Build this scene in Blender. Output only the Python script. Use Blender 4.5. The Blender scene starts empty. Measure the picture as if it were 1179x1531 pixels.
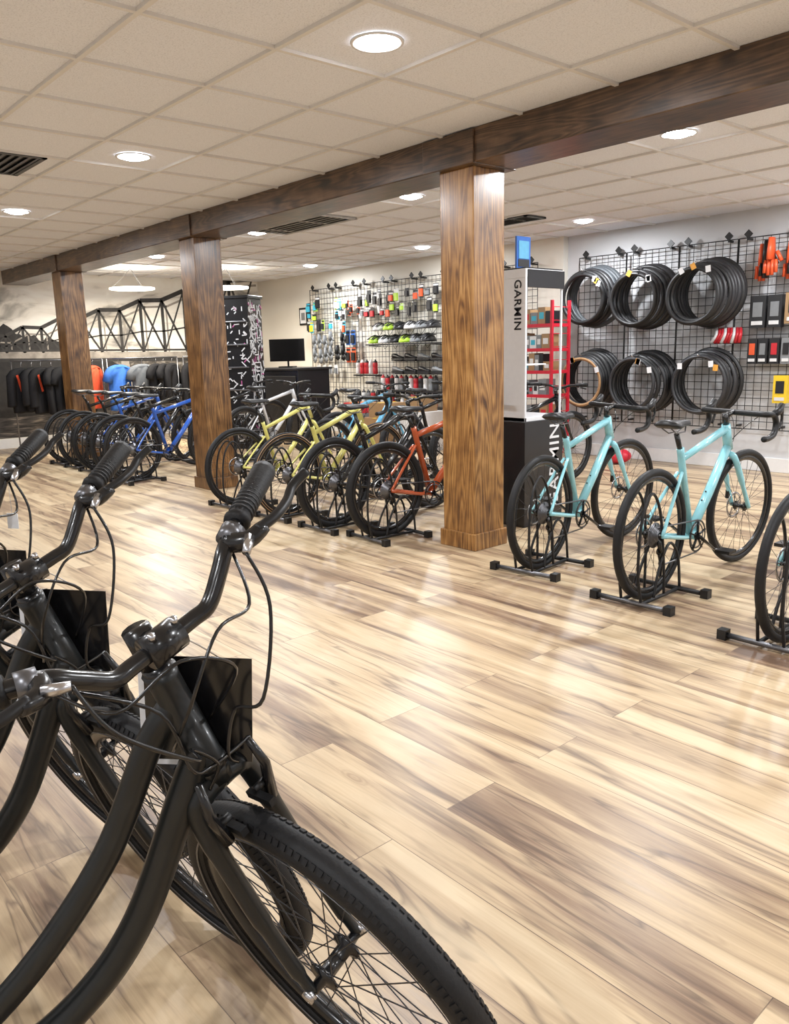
import bpy, math, random
from math import sin, cos, pi, radians, sqrt
from mathutils import Vector, Matrix
random.seed(7)
D = bpy.data
COL = bpy.context.scene.collection

# ---------------------------------------------------------------- materials
MATS = {}
def new_mat(name):
    m = D.materials.new(name); m.use_nodes = True
    nt = m.node_tree
    return m, nt, nt.nodes["Principled BSDF"]

def mat(name, col, rough=0.5, metal=0.0, var=0.12, scale=30, bump=0.0, coat=0.0, emit=None, es=1.0, spec=None):
    if name in MATS: return MATS[name]
    m, nt, b = new_mat(name)
    n = nt.nodes.new("ShaderNodeTexNoise"); n.inputs["Scale"].default_value = scale
    n.inputs["Detail"].default_value = 4
    tc = nt.nodes.new("ShaderNodeTexCoord"); nt.links.new(tc.outputs["Object"], n.inputs["Vector"])
    r = nt.nodes.new("ShaderNodeValToRGB")
    c = Vector(col)
    lo = c * (1 - var); hi = c * (1 + var)
    r.color_ramp.elements[0].position = 0.3; r.color_ramp.elements[1].position = 0.7
    r.color_ramp.elements[0].color = (*lo, 1)
    r.color_ramp.elements[1].color = (*[min(1, x) for x in hi], 1)
    nt.links.new(n.outputs["Fac"], r.inputs["Fac"]); nt.links.new(r.outputs["Color"], b.inputs["Base Color"])
    b.inputs["Roughness"].default_value = rough; b.inputs["Metallic"].default_value = metal
    if coat: b.inputs["Coat Weight"].default_value = coat; b.inputs["Coat Roughness"].default_value = 0.08
    if spec is not None: b.inputs["Specular IOR Level"].default_value = spec
    if bump:
        bp = nt.nodes.new("ShaderNodeBump"); bp.inputs["Strength"].default_value = bump
        bp.inputs["Distance"].default_value = 0.002
        nt.links.new(n.outputs["Fac"], bp.inputs["Height"]); nt.links.new(bp.outputs["Normal"], b.inputs["Normal"])
    if emit:
        b.inputs["Emission Color"].default_value = (*emit, 1); b.inputs["Emission Strength"].default_value = es
    MATS[name] = m
    return m

def math_node(nt, op, a, b=None):
    n = nt.nodes.new("ShaderNodeMath"); n.operation = op
    for i, v in enumerate((a, b)):
        if v is None: continue
        if isinstance(v, (int, float)): n.inputs[i].default_value = v
        else: nt.links.new(v, n.inputs[i])
    return n.outputs[0]

def ramp(nt, fac, stops):
    r = nt.nodes.new("ShaderNodeValToRGB")
    e = r.color_ramp.elements
    while len(e) < len(stops): e.new(0.5)
    for el, (p, c) in zip(e, stops):
        el.position = p; el.color = (*c, 1)
    nt.links.new(fac, r.inputs["Fac"])
    return r.outputs["Color"]

def floor_material():
    m, nt, b = new_mat("laminate_planks")
    M_ = lambda op, a, c=None: math_node(nt, op, a, c)
    tc = nt.nodes.new("ShaderNodeTexCoord")
    br = nt.nodes.new("ShaderNodeTexBrick")
    br.offset = 0.37; br.offset_frequency = 2; br.squash = 1.0
    br.inputs["Scale"].default_value = 1.0
    br.inputs["Brick Width"].default_value = 1.45; br.inputs["Row Height"].default_value = 0.205
    br.inputs["Mortar Size"].default_value = 0.0012; br.inputs["Mortar Smooth"].default_value = 0.1
    br.inputs["Color1"].default_value = (0, 0, 0, 1); br.inputs["Color2"].default_value = (1, 1, 1, 1)
    br.inputs["Mortar"].default_value = (0, 0, 0, 1)
    nt.links.new(tc.outputs["Object"], br.inputs["Vector"])
    sepc = nt.nodes.new("ShaderNodeSeparateColor"); nt.links.new(br.outputs["Color"], sepc.inputs[0])
    v = sepc.outputs[0]
    sx = nt.nodes.new("ShaderNodeSeparateXYZ"); nt.links.new(tc.outputs["Object"], sx.inputs[0])
    def coords(kx, ky, kv, off=37.0):
        c = nt.nodes.new("ShaderNodeCombineXYZ")
        nt.links.new(M_('ADD', M_('MULTIPLY', sx.outputs[0], kx), M_('MULTIPLY', v, off)), c.inputs[0])
        nt.links.new(M_('MULTIPLY', sx.outputs[1], ky), c.inputs[1])
        nt.links.new(M_('MULTIPLY', v, kv), c.inputs[2])
        return c.outputs[0]
    def noise(co, det, rgh, dist):
        n = nt.nodes.new("ShaderNodeTexNoise"); n.inputs["Scale"].default_value = 1.0
        n.inputs["Detail"].default_value = det; n.inputs["Roughness"].default_value = rgh; n.inputs["Distortion"].default_value = dist
        nt.links.new(co, n.inputs["Vector"]); return n.outputs["Fac"]
    n1 = noise(coords(0.75, 7.0, 23.0), 4, .5, 1.0)
    n2 = noise(coords(3.0, 60.0, 11.0), 6, .65, 1.2)
    n3 = noise(coords(0.7, 8.0, 51.0, 19.0), 3, .5, 1.2)
    f = M_('ADD', M_('MULTIPLY', n1, 0.80), M_('MULTIPLY', n2, 0.20))
    f = M_('ADD', f, M_('MULTIPLY', M_('SUBTRACT', v, 0.5), 0.15))
    col = ramp(nt, f, [(0.28, (0.130, 0.080, 0.052)), (0.37, (0.245, 0.160, 0.102)), (0.45, (0.375, 0.268, 0.168)),
                       (0.53, (0.52, 0.388, 0.240)), (0.65, (0.63, 0.500, 0.328))])
    # thin dark mineral veins following the grain
    vein = M_('SUBTRACT', 1.0, M_('MULTIPLY', M_('ABSOLUTE', M_('SUBTRACT', n3, 0.5)), 32.0))
    vc = nt.nodes.new("ShaderNodeClamp"); nt.links.new(vein, vc.inputs[0])
    vm = nt.nodes.new("ShaderNodeMapRange"); vm.inputs[1].default_value = .44; vm.inputs[2].default_value = .56
    nt.links.new(n1, vm.inputs[0]); vm.inputs[3].default_value = .60; vm.inputs[4].default_value = .12
    mv = nt.nodes.new("ShaderNodeMix"); mv.data_type = 'RGBA'
    nt.links.new(M_('MULTIPLY', vc.outputs[0], vm.outputs[0]), mv.inputs[0]); nt.links.new(col, mv.inputs[6]); mv.inputs[7].default_value = (.085, .052, .036, 1)
    # knots
    vo = nt.nodes.new("ShaderNodeTexVoronoi"); vo.inputs["Scale"].default_value = 1.0; vo.inputs["Randomness"].default_value = 1.0
    nt.links.new(coords(1.6, 5.0, 5.0), vo.inputs["Vector"])
    knc = nt.nodes.new("ShaderNodeClamp"); nt.links.new(M_('SUBTRACT', 1.0, M_('MULTIPLY', vo.outputs["Distance"], 7.0)), knc.inputs[0])
    rg = M_('ADD', M_('MULTIPLY', M_('SINE', M_('MULTIPLY', vo.outputs["Distance"], 150.0)), 0.3), 0.7)
    mk = nt.nodes.new("ShaderNodeMix"); mk.data_type = 'RGBA'
    nt.links.new(M_('MULTIPLY', M_('MULTIPLY', knc.outputs[0], rg), 0.65), mk.inputs[0]); nt.links.new(mv.outputs[2], mk.inputs[6])
    mk.inputs[7].default_value = (0.19, 0.11, 0.065, 1)
    mx = nt.nodes.new("ShaderNodeMix"); mx.data_type = 'RGBA'
    nt.links.new(M_('MULTIPLY', br.outputs["Fac"], 0.6), mx.inputs[0]); nt.links.new(mk.outputs[2], mx.inputs[6])
    mx.inputs[7].default_value = (0.08, 0.05, 0.035, 1)
    nt.links.new(mx.outputs[2], b.inputs["Base Color"])
    nt.links.new(M_('ADD', M_('MULTIPLY', n2, 0.20), 0.24), b.inputs["Roughness"])
    b.inputs["Specular IOR Level"].default_value = 0.40
    bp = nt.nodes.new("ShaderNodeBump"); bp.inputs["Strength"].default_value = 0.12; bp.inputs["Distance"].default_value = 0.002
    nt.links.new(n2, bp.inputs["Height"]); nt.links.new(bp.outputs["Normal"], b.inputs["Normal"])
    return m

def wood_material(name, axis, stops, rough=0.36, ringw=.17):
    m, nt, b = new_mat(name)
    tc = nt.nodes.new("ShaderNodeTexCoord")
    mp = nt.nodes.new("ShaderNodeMapping")
    s = [7.0, 7.0, 7.0]; s[axis] = 0.7
    mp.inputs["Scale"].default_value = s
    nt.links.new(tc.outputs["Object"], mp.inputs["Vector"])
    n = nt.nodes.new("ShaderNodeTexNoise"); n.inputs["Scale"].default_value = 1.0; n.inputs["Detail"].default_value = 2
    n.inputs["Distortion"].default_value = 0.4
    nt.links.new(mp.outputs[0], n.inputs["Vector"])
    rings = math_node(nt, 'MULTIPLY', math_node(nt, 'ADD', math_node(nt, 'SINE', math_node(nt, 'MULTIPLY', n.outputs["Fac"], 95.0)), 1.0), 0.5)
    mp2 = nt.nodes.new("ShaderNodeMapping"); s2 = [120.0, 120.0, 120.0]; s2[axis] = 5.0
    mp2.inputs["Scale"].default_value = s2; nt.links.new(tc.outputs["Object"], mp2.inputs["Vector"])
    n2 = nt.nodes.new("ShaderNodeTexNoise"); n2.inputs["Scale"].default_value = 1.0; n2.inputs["Detail"].default_value = 5
    nt.links.new(mp2.outputs[0], n2.inputs["Vector"])
    n3 = nt.nodes.new("ShaderNodeTexNoise"); n3.inputs["Scale"].default_value = 6.0; n3.inputs["Detail"].default_value = 5
    nt.links.new(tc.outputs["Object"], n3.inputs["Vector"])
    f = math_node(nt, 'ADD', math_node(nt, 'MULTIPLY', rings, ringw),
                  math_node(nt, 'ADD', math_node(nt, 'MULTIPLY', n2.outputs["Fac"], 0.40), math_node(nt, 'MULTIPLY', n3.outputs["Fac"], 0.45)))
    # dark knots
    mp3 = nt.nodes.new("ShaderNodeMapping"); s3 = [5.0, 5.0, 5.0]; s3[axis] = 2.4
    mp3.inputs["Scale"].default_value = s3; nt.links.new(tc.outputs["Object"], mp3.inputs["Vector"])
    vo = nt.nodes.new("ShaderNodeTexVoronoi"); vo.inputs["Scale"].default_value = 1.0
    nt.links.new(mp3.outputs[0], vo.inputs["Vector"])
    kc = nt.nodes.new("ShaderNodeClamp"); nt.links.new(math_node(nt, 'SUBTRACT', 1.0, math_node(nt, 'MULTIPLY', vo.outputs["Distance"], 4.5)), kc.inputs[0])
    f = math_node(nt, 'SUBTRACT', f, math_node(nt, 'MULTIPLY', kc.outputs[0], 0.28))
    nt.links.new(ramp(nt, f, stops), b.inputs["Base Color"])
    b.inputs["Roughness"].default_value = rough
    b.inputs["Coat Weight"].default_value = 0.35; b.inputs["Coat Roughness"].default_value = 0.22
    bp = nt.nodes.new("ShaderNodeBump"); bp.inputs["Strength"].default_value = 0.2; bp.inputs["Distance"].default_value = 0.003
    nt.links.new(f, bp.inputs["Height"]); nt.links.new(bp.outputs["Normal"], b.inputs["Normal"])
    return m

def stretch_noise_mat(name, sc, nscale, detail, stops, rough=.6, dist=.5):
    m, nt, b = new_mat(name)
    tc = nt.nodes.new("ShaderNodeTexCoord")
    mp = nt.nodes.new("ShaderNodeMapping"); mp.inputs["Scale"].default_value = sc
    nt.links.new(tc.outputs["Object"], mp.inputs["Vector"])
    n = nt.nodes.new("ShaderNodeTexNoise"); n.inputs["Scale"].default_value = nscale; n.inputs["Detail"].default_value = detail
    n.inputs["Distortion"].default_value = dist
    nt.links.new(mp.outputs[0], n.inputs["Vector"])
    nt.links.new(ramp(nt, n.outputs["Fac"], stops), b.inputs["Base Color"])
    b.inputs["Roughness"].default_value = rough
    return m
def tile_material():
    m, nt, b = new_mat("mineral_fibre_tile")
    tc = nt.nodes.new("ShaderNodeTexCoord")
    n = nt.nodes.new("ShaderNodeTexNoise"); n.inputs["Scale"].default_value = 160; n.inputs["Detail"].default_value = 3
    nt.links.new(tc.outputs["Object"], n.inputs["Vector"])
    nt.links.new(ramp(nt, n.outputs["Fac"], [(0.33, (0.68, 0.70, 0.75)), (0.48, (0.82, 0.84, 0.90)), (0.7, (0.85, 0.87, 0.93))]), b.inputs["Base Color"])
    b.inputs["Roughness"].default_value = 0.85
    return m

RUB = mat("black_rubber", (0.009, 0.009, 0.010), 0.55, bump=0.3, scale=200, spec=.35)
BLK = mat("black_metal", (0.008, 0.008, 0.009), 0.25, 0.0, coat=0.2)
SAT = mat("satin_black", (0.011, 0.011, 0.012), 0.42, spec=.4)
SIL = mat("brushed_silver", (0.55, 0.55, 0.57), 0.25, 1.0)
GRY = mat("grey_metal", (0.16, 0.16, 0.17), 0.35, 0.8)
SPK = mat("spoke_metal", (0.04, 0.04, 0.045), 0.3, 0.6)
GUN = mat("gunmetal_paint", (0.008, 0.0095, 0.010), 0.36, 0.0, coat=0.15, spec=.4)
CEL = mat("celeste_paint", (0.30, 0.645, 0.715), 0.22, coat=0.5, var=0.04)
ORG = mat("burnt_orange_paint", (0.42, 0.075, 0.02), 0.22, coat=0.6, var=0.05)
YEL = mat("pale_yellow_paint", (0.68, 0.64, 0.19), 0.25, coat=0.5, var=0.05)
BLU = mat("royal_blue_paint", (0.02, 0.10, 0.45), 0.22, coat=0.6, var=0.05)
SKY = mat("sky_blue_paint", (0.12, 0.40, 0.62), 0.25, coat=0.5, var=0.05)
WHP = mat("white_paint", (0.6, 0.61, 0.63), 0.25, coat=0.5, var=0.04)
PUR = mat("purple_paint", (0.20, 0.08, 0.45), 0.25, coat=0.5, var=0.05)
TAN = mat("tan_sidewall", (0.42, 0.25, 0.12), 0.6)
WHT = mat("white_card", (0.78, 0.79, 0.81), 0.5, var=0.03)
CARD = mat("black_gloss_card", (0.008, 0.008, 0.009), 0.15)

# ---------------------------------------------------------------- mesh builder
class MB:
    def __init__(s):
        s.v = []; s.f = []; s.m = []; s.mats = []; s.M = Matrix.Identity(4); s.sm = []
    def mi(s, m):
        if m not in s.mats: s.mats.append(m)
        return s.mats.index(m)
    def add(s, vs, fs, m, smooth=True):
        o = len(s.v); k = s.mi(m)
        s.v += [tuple(s.M @ Vector(p)) for p in vs]
        for f in fs:
            s.f.append(tuple(o + i for i in f)); s.m.append(k); s.sm.append(smooth)
    def tube(s, path, r, m, n=8, closed=False, caps=True, flat=1.0):
        P = [Vector(p) for p in path]; N = len(P)
        R = list(r) if isinstance(r, (list, tuple)) else [r] * N
        while len(R) < N: R.append(R[-1])
        T = []
        for i in range(N):
            if closed: t = P[(i + 1) % N] - P[i - 1]
            else: t = P[min(i + 1, N - 1)] - P[max(i - 1, 0)]
            T.append(t.normalized() if t.length > 1e-9 else Vector((0, 0, 1)))
        up = Vector((0, 1, 0)) if abs(T[0].y) < 0.9 else Vector((0, 0, 1))
        u = (up - T[0] * up.dot(T[0])).normalized()
        vs = []
        for i in range(N):
            u = (u - T[i] * u.dot(T[i]))
            u = u.normalized() if u.length > 1e-6 else T[i].orthogonal().normalized()
            w = T[i].cross(u)
            for k in range(n):
                a = 2 * pi * k / n
                vs.append(P[i] + u * (cos(a) * R[i]) + w * (sin(a) * R[i] * flat))
        fs = []
        for i in range(N if closed else N - 1):
            j = (i + 1) % N
            for k in range(n):
                l = (k + 1) % n
                fs.append((i * n + k, i * n + l, j * n + l, j * n + k))
        if caps and not closed:
            fs.append(tuple(range(n - 1, -1, -1))); fs.append(tuple((N - 1) * n + k for k in range(n)))
        s.add(vs, fs, m)
    def lathe(s, c, prof, m, n=40, axis='y', closed=True):
        c = Vector(c); vs = []; k = len(prof)
        for i in range(n):
            a = 2 * pi * i / n
            for (r, y) in prof:
                if axis == 'y': vs.append(c + Vector((r * cos(a), y, r * sin(a))))
                elif axis == 'z': vs.append(c + Vector((r * cos(a), r * sin(a), y)))
                else: vs.append(c + Vector((y, r * cos(a), r * sin(a))))
        fs = []
        for i in range(n):
            j = (i + 1) % n
            for q in range(k if closed else k - 1):
                p = (q + 1) % k
                fs.append((i * k + q, i * k + p, j * k + p, j * k + q))
        s.add(vs, fs, m)
    def box(s, c, d, m, R=None, taper=1.0):
        c = Vector(c); x, y, z = d[0] / 2, d[1] / 2, d[2] / 2
        vs = []
        for sz in (-1, 1):
            t = taper if sz > 0 else 1
            for sx, sy in ((-1, -1), (1, -1), (1, 1), (-1, 1)):
                p = Vector((sx * x * t, sy * y * t, sz * z))
                if R is not None: p = R @ p
                vs.append(c + p)
        s.add(vs, [(3, 2, 1, 0), (4, 5, 6, 7), (0, 1, 5, 4), (1, 2, 6, 5), (2, 3, 7, 6), (3, 0, 4, 7)], m, False)
    def loft(s, rings, m, caps=True, smooth=True):
        n = len(rings[0]); vs = [p for r in rings for p in r]; fs = []
        for i in range(len(rings) - 1):
            for k in range(n):
                l = (k + 1) % n
                fs.append((i * n + k, i * n + l, (i + 1) * n + l, (i + 1) * n + k))
        if caps:
            fs.append(tuple(range(n - 1, -1, -1))); o = (len(rings) - 1) * n
            fs.append(tuple(o + k for k in range(n)))
        s.add(vs, fs, m, smooth)
    def ball(s, c, rad, m, n=12, k=8, zmin=-1.0):
        rings = []
        for i in range(k + 1):
            t = -pi / 2 + pi * i / k
            z = max(sin(t), zmin); q = max(cos(t), 0.001) if sin(t) >= zmin else sqrt(max(1e-6, 1 - zmin * zmin))
            rings.append([Vector(c) + Vector((rad[0] * q * cos(2 * pi * j / n), rad[1] * q * sin(2 * pi * j / n), rad[2] * z)) for j in range(n)])
        s.loft(rings, m)
    def poly(s, pts, m):
        s.add(pts, [tuple(range(len(pts)))], m, False)
    def obj(s, name, loc=(0, 0, 0), rot=0.0, mx=None, bevel=0.0):
        me = D.meshes.new(name); me.from_pydata(s.v, [], s.f)
        for m in s.mats: me.materials.append(m)
        me.polygons.foreach_set("material_index", s.m)
        me.polygons.foreach_set("use_smooth", s.sm)
        me.update()
        o = D.objects.new(name, me); COL.objects.link(o)
        if mx is not None: o.matrix_world = mx
        else:
            o.location = loc; o.rotation_euler = (0, 0, rot)
        if bevel:
            b = o.modifiers.new("bevel", 'BEVEL'); b.width = bevel; b.segments = 2; b.limit_method = 'ANGLE'
        return o

def cat(P, k=6, closed=False):
    P = [Vector(p) for p in P]; N = len(P); out = []
    rng = range(N if closed else N - 1)
    for i in rng:
        if closed: p0, p1, p2, p3 = P[i - 1], P[i], P[(i + 1) % N], P[(i + 2) % N]
        else: p0, p1, p2, p3 = P[max(i - 1, 0)], P[i], P[i + 1], P[min(i + 2, N - 1)]
        for j in range(k):
            t = j / k
            out.append(0.5 * ((2 * p1) + (-p0 + p2) * t + (2 * p0 - 5 * p1 + 4 * p2 - p3) * t * t + (-p0 + 3 * p1 - 3 * p2 + p3) * t ** 3))
    if not closed: out.append(P[-1])
    return out

def simple(name, boxes, bevel=0.0):
    b = MB()
    for bx in boxes: b.box(*bx)
    return b.obj(name, bevel=bevel)

# ---------------------------------------------------------------- room
HC = 2.52
XW = -12.5; XE = 3.5; YS = -3.2; YN = 7.95
def plane(name, x0, x1, y0, y1, z, m, flip=False):
    b = MB(); t = 0.1
    b.box(((x0 + x1) / 2, (y0 + y1) / 2, z + (t / 2 if flip else -t / 2)), (x1 - x0, y1 - y0, t), m)
    return b.obj(name)
FLOORM = floor_material()
plane("floor", XW - 0.1, XE + 0.1, YS - 0.1, YN + 0.1, 0, FLOORM)
TILE = tile_material()
plane("ceiling", XW - 0.1, XE + 0.1, YS - 0.1, YN + 0.1, HC, TILE, True)
WALLR = mat("grey_white_wall_paint", (0.60, 0.605, 0.62), 0.7, var=0.02, scale=3)
WALLC = mat("pendant_lit_wall_paint", (0.74, 0.70, 0.62), 0.7, var=0.02, scale=3)  # warm cream of the pendant light put into the wall colour
TRIM = mat("white_trim_paint", (0.78, 0.78, 0.78), 0.4, var=0.02)
simple("wall_north", [((-1.2, YN + 0.05, HC / 2), (9.4, 0.1, HC), WALLR)])
simple("wall_north_recess", [((-9.2, YN - 0.02, HC / 2), (6.6, 0.14, HC), WALLC)])
simple("wall_west", [((XW - 0.05, (YS + YN) / 2, HC / 2), (0.1, YN - YS, HC), WALLC)])
simple("wall_south", [((0.5 * (XW + XE), YS - 0.05, HC / 2), (XE - XW, 0.1, HC), WALLR)])
simple("wall_east", [((XE + 0.05, (YS + YN) / 2, HC / 2), (0.1, YN - YS, HC), WALLR)])
simple("baseboard_north", [((-1.2, YN - 0.01, 0.07), (9.4, 0.02, 0.14), TRIM), ((-9.2, YN - 0.1, 0.07), (6.6, 0.02, 0.14), TRIM)], 0.004)
simple("baseboard_west", [((XW + 0.012, (YS + YN) / 2, 0.07), (0.02, YN - YS, 0.14), TRIM)], 0.004)

# ceiling T-bar grid
TB = mat("t_bar_metal", (0.74, 0.72, 0.70), 0.45, var=0.02)
tb = MB(); T = 0.595
x = -2.70 + 0.5 * T
xx = x + int((XE - x) / T) * T
while xx > XW:
    tb.box((xx, (YS + YN) / 2, HC - 0.005), (0.022, YN - YS, 0.018), TB); xx -= T
yy = 2.33 + 0.5 * T
yy -= int((yy - YS) / T) * T
while yy < YN:
    tb.box(((XW + XE) / 2, yy, HC - 0.0055), (XE - XW, 0.022, 0.018), TB); yy += T
tb.obj("trim_ceiling_grid")

# beam + pillars
DARKW = [(0.30, (0.016, 0.008, 0.005)), (0.43, (0.050, 0.026, 0.013)), (0.56, (0.100, 0.054, 0.027)), (0.70, (0.17, 0.097, 0.050))]
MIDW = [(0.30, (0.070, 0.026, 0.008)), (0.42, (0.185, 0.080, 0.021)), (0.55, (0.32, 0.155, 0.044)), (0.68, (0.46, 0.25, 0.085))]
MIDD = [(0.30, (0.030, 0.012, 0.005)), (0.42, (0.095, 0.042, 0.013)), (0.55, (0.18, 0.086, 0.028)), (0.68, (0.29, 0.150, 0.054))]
WB = wood_material("stained_beam_wood", 0, DARKW, ringw=.15)
WP = wood_material("stained_post_wood", 2, MIDW)
WD = wood_material("shaded_stained_post_wood", 2, MIDD)  # same stained wood, darkened: shade on the far posts painted into its colour
BY0, BY1, BZ = 3.60, 3.95, 2.33
bm_ = MB()
bm_.box(((XW + XE) / 2, (BY0 + BY1) / 2, (BZ + HC) / 2), (XE - XW, BY1 - BY0, HC - BZ - 0.002), WB)
bm_.obj("ceiling_beam", bevel=0.006)
PX = [-3.53 - 3.456 * i for i in range(3)]
for i, px in enumerate(PX + [-3.53 + 3.456]):
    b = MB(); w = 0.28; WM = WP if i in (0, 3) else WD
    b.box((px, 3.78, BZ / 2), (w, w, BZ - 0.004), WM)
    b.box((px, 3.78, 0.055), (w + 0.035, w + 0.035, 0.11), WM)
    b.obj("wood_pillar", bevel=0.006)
    b = MB()
    b.box((px - 0.02, (BY0 + BY1) / 2, (BZ + HC) / 2 - 0.006), (0.42, BY1 - BY0 + 0.03, HC - BZ - 0.004), WB)
    b.obj("beam_splice_casing", bevel=0.005)

# recessed lights
LENS = mat("lamp_lens", (1, 1, 1), 0.3, emit=(0.97, 0.98, 1.0), es=55.0)
def lamp(x, y, pw=35):
    b = MB()
    b.lathe((0, 0, 0), [(0.088, -0.004), (0.108, -0.008), (0.112, 0.0), (0.088, 0.0)], TRIM, 32, 'z')
    b.lathe((0, 0, -0.003), [(0.0001, -.018), (0.05, -.015), (0.088, 0)], LENS, 32, 'z', False)
    o = b.obj("recessed_ceiling_light", (x, y, HC - 0.004))
    L = D.lights.new("downlight", 'AREA'); L.shape = 'DISK'; L.size = 0.17; L.energy = pw; L.color = (0.94, 0.965, 1.0)
    lo = D.objects.new("downlight", L); COL.objects.link(lo); lo.parent = o; lo.location = (0, 0, -0.026)
for Y in (-1.5, 2.33, 4.71, 7.09):  # south row and outer columns are unseen lamps, added for lighting
    for i in range(-2, 4):
        X = -2.70 - 2.38 * i
        if Y < 2 and i > 1: continue
        lamp(X, Y)

# vents
VM = mat("vent_dark", (0.10, 0.105, 0.11), 0.4, 0.5)
VG = mat("vent_grey", (0.50, 0.50, 0.50), 0.4, 0.0)
VB = mat("vent_shadow_grey", (0.16, 0.16, 0.16), 0.6, 0.0)
def vent(x, y, w, d, m, n, back):
    b = MB()
    for sx in (-1, 1): b.box((sx * w / 2, 0, -0.006), (0.03, d + 0.03, 0.016), m)
    for sy in (-1, 1): b.box((0, sy * d / 2, -0.006), (w + 0.03, 0.03, 0.016), m)
    b.box((0, 0, -0.001), (w, d, 0.002), back)
    for i in range(n):
        b.box((0, -d / 2 + d * (i + 0.5) / n, -0.010), (w, d / n * 0.6, 0.003), m, Matrix.Rotation(0.22, 3, 'X'))
    return b.obj("ceiling_vent", (x, y, HC - 0.006))
vent(-5.675, 1.735, 0.57, 0.30, VM, 6, SAT)
vent(-6.75, 4.71, 1.16, 0.57, VG, 8, VB)
vent(-5.4, 6.4, 0.5, 0.28, VM, 6, SAT)

# pendants
RING = mat("pendant_ring_glow", (1, 0.95, 0.85), 0.4, emit=(1.0, 0.92, 0.78), es=6.0)
for (x, y) in ((-11.2, 4.95), (-10.55, 6.1)):
    b = MB()
    b.lathe((0, 0, 0.285), [(0.0001, 0), (0.09, 0), (0.09, 0.02), (0.0001, 0.02)], TRIM, 24, 'z')
    for a in (0, 2.1, 4.2):
        b.tube([(0, 0, 0.28), (0.28 * cos(a), 0.28 * sin(a), 0.02)], 0.003, GRY, 5)
    b.lathe((0, 0, 0), [(0.24, 0), (0.31, 0), (0.31, 0.02), (0.24, 0.02)], RING, 40, 'z')
    b.lathe((0, 0, -0.004), [(0.0001, 0), (0.30, 0), (0.30, 0.004), (0.0001, 0.003)], RING, 40, 'z')
    o = b.obj("pendant_light", (x, y, 2.215))
    L = D.lights.new("pendant_glow", 'AREA'); L.shape = 'DISK'; L.size = 0.55; L.energy = 60; L.color = (1, 0.90, 0.74)
    lo = D.objects.new("pendant_glow", L); COL.objects.link(lo); lo.parent = o; lo.location = (0, 0, -0.02)

# ---------------------------------------------------------------- mural on west wall
b = MB(); xm = XW + 0.004
SKYM = stretch_noise_mat("mural_sky_print", (1, .7, 2.2), 1.5, 9, [(0.32, (0.20, 0.19, 0.175)), (0.41, (0.50, 0.47, 0.42)), (0.48, (0.80, 0.76, 0.69)), (0.60, (0.90, 0.88, 0.82))], dist=.8)
WATM = stretch_noise_mat("mural_water_print", (1, 2, 16), 2.0, 6, [(0.38, (0.02, 0.018, 0.017)), (0.55, (0.07, 0.06, 0.055)), (0.70, (0.26, 0.22, 0.18))])
TREE = mat("mural_tree_print", (0.012, 0.010, 0.009), 0.6, var=0.6, scale=14)
HAZE = stretch_noise_mat("mural_far_bank_print", (1, 3, 5), 3.0, 8, [(.36, (.03, .026, .022)), (.5, (.11, .095, .08)), (.64, (.30, .27, .23))])
BRG = mat("mural_bridge_print", (0.028, 0.025, 0.023), 0.6, var=0.4, scale=9)
BRL = mat("mural_bridge_light_print", (0.30, 0.27, 0.235), 0.6, var=0.3, scale=9)
y0, y1 = -1.0, YN - 0.12
b.poly([(xm, y0, 0.9), (xm, y1, 0.9), (xm, y1, HC), (xm, y0, HC)], SKYM)
b.poly([(xm, y0, 0.15), (xm, y1, 0.15), (xm, y1, 0.9), (xm, y0, 0.9)], WATM)
def treeline(ya, yb, zb, hs, x, m, n=70, rg=.05):
    top = []
    for i in range(n + 1):
        t = i / n; top.append((x, ya + (yb - ya) * t, hs(t) + random.uniform(-rg * .7, rg)))
    for i in range(n):
        b.poly([(x, top[i][1], zb), (x, top[i + 1][1], zb), top[i + 1], top[i]], m)
treeline(3.0, y1, 0.80, lambda t: 1.34 - .05 * t, xm + 0.0008, HAZE, rg=.04)
treeline(y0, 5.2, 0.45, lambda t: 1.74 - 0.55 * max(0, (t - 0.72) / 0.28), xm + 0.0016, TREE, n=120, rg=.08)
treeline(5.2, y1, 0.70, lambda t: 1.02 - 0.05 * t, xm + 0.0016, TREE)
def dz(y): return 1.38 + (y - 3.3) * -0.012
def tz(y): return 1.56 + (y - 3.3) * 0.225
def bar(ya, za, yb, zb, w, m, dx=0.003):
    d = Vector((0, yb - ya, zb - za)).normalized(); nrm = Vector((0, -d.z, d.y)) * w / 2
    A = Vector((xm + dx, ya, za)); B = Vector((xm + dx, yb, zb))
    b.poly([A - nrm, B - nrm, B + nrm, A + nrm], m)
ys = [3.1]; st = 0.22
while ys[-1] < 7.4: ys.append(ys[-1] + st); st *= 1.06
bar(3.1, dz(3.1) - 0.03, y1, dz(y1) - 0.06, 0.10, BRL)
bar(3.1, dz(3.1) + 0.03, y1, dz(y1) + 0.03, 0.03, BRG, 0.004)
bar(3.1, dz(3.1) - 0.10, y1, dz(y1) - 0.14, 0.05, BRG, 0.004)
for i in range(len(ys) - 1):
    a, c = ys[i], ys[i + 1]
    w = 0.024 + 0.0016 * i
    pa = tz(a) + (0.07 if i % 2 else 0); pc = tz(c) + (0 if i % 2 else 0.07)
    bar(a, pa, c, pc, w * 1.7, BRG)
    bar(a + .08, pa - .10, c + .08, pc - .10, w * .8, BRL, .0026)
    bar(a, dz(a), a, pa, w * 1.3, BRG); bar(a + .07, dz(a), a + .07, pa - .08, w * .7, BRL, .0026)
    bar(a, pa, c, dz(c), w * .9, BRG); bar(a, dz(a), c, pc, w * .7, BRG, .0028)
    bar(a, dz(a) + 0.4 * (pa - dz(a)), c, dz(c) + 0.4 * (pc - dz(c)), w * 0.6, BRG)
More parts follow.
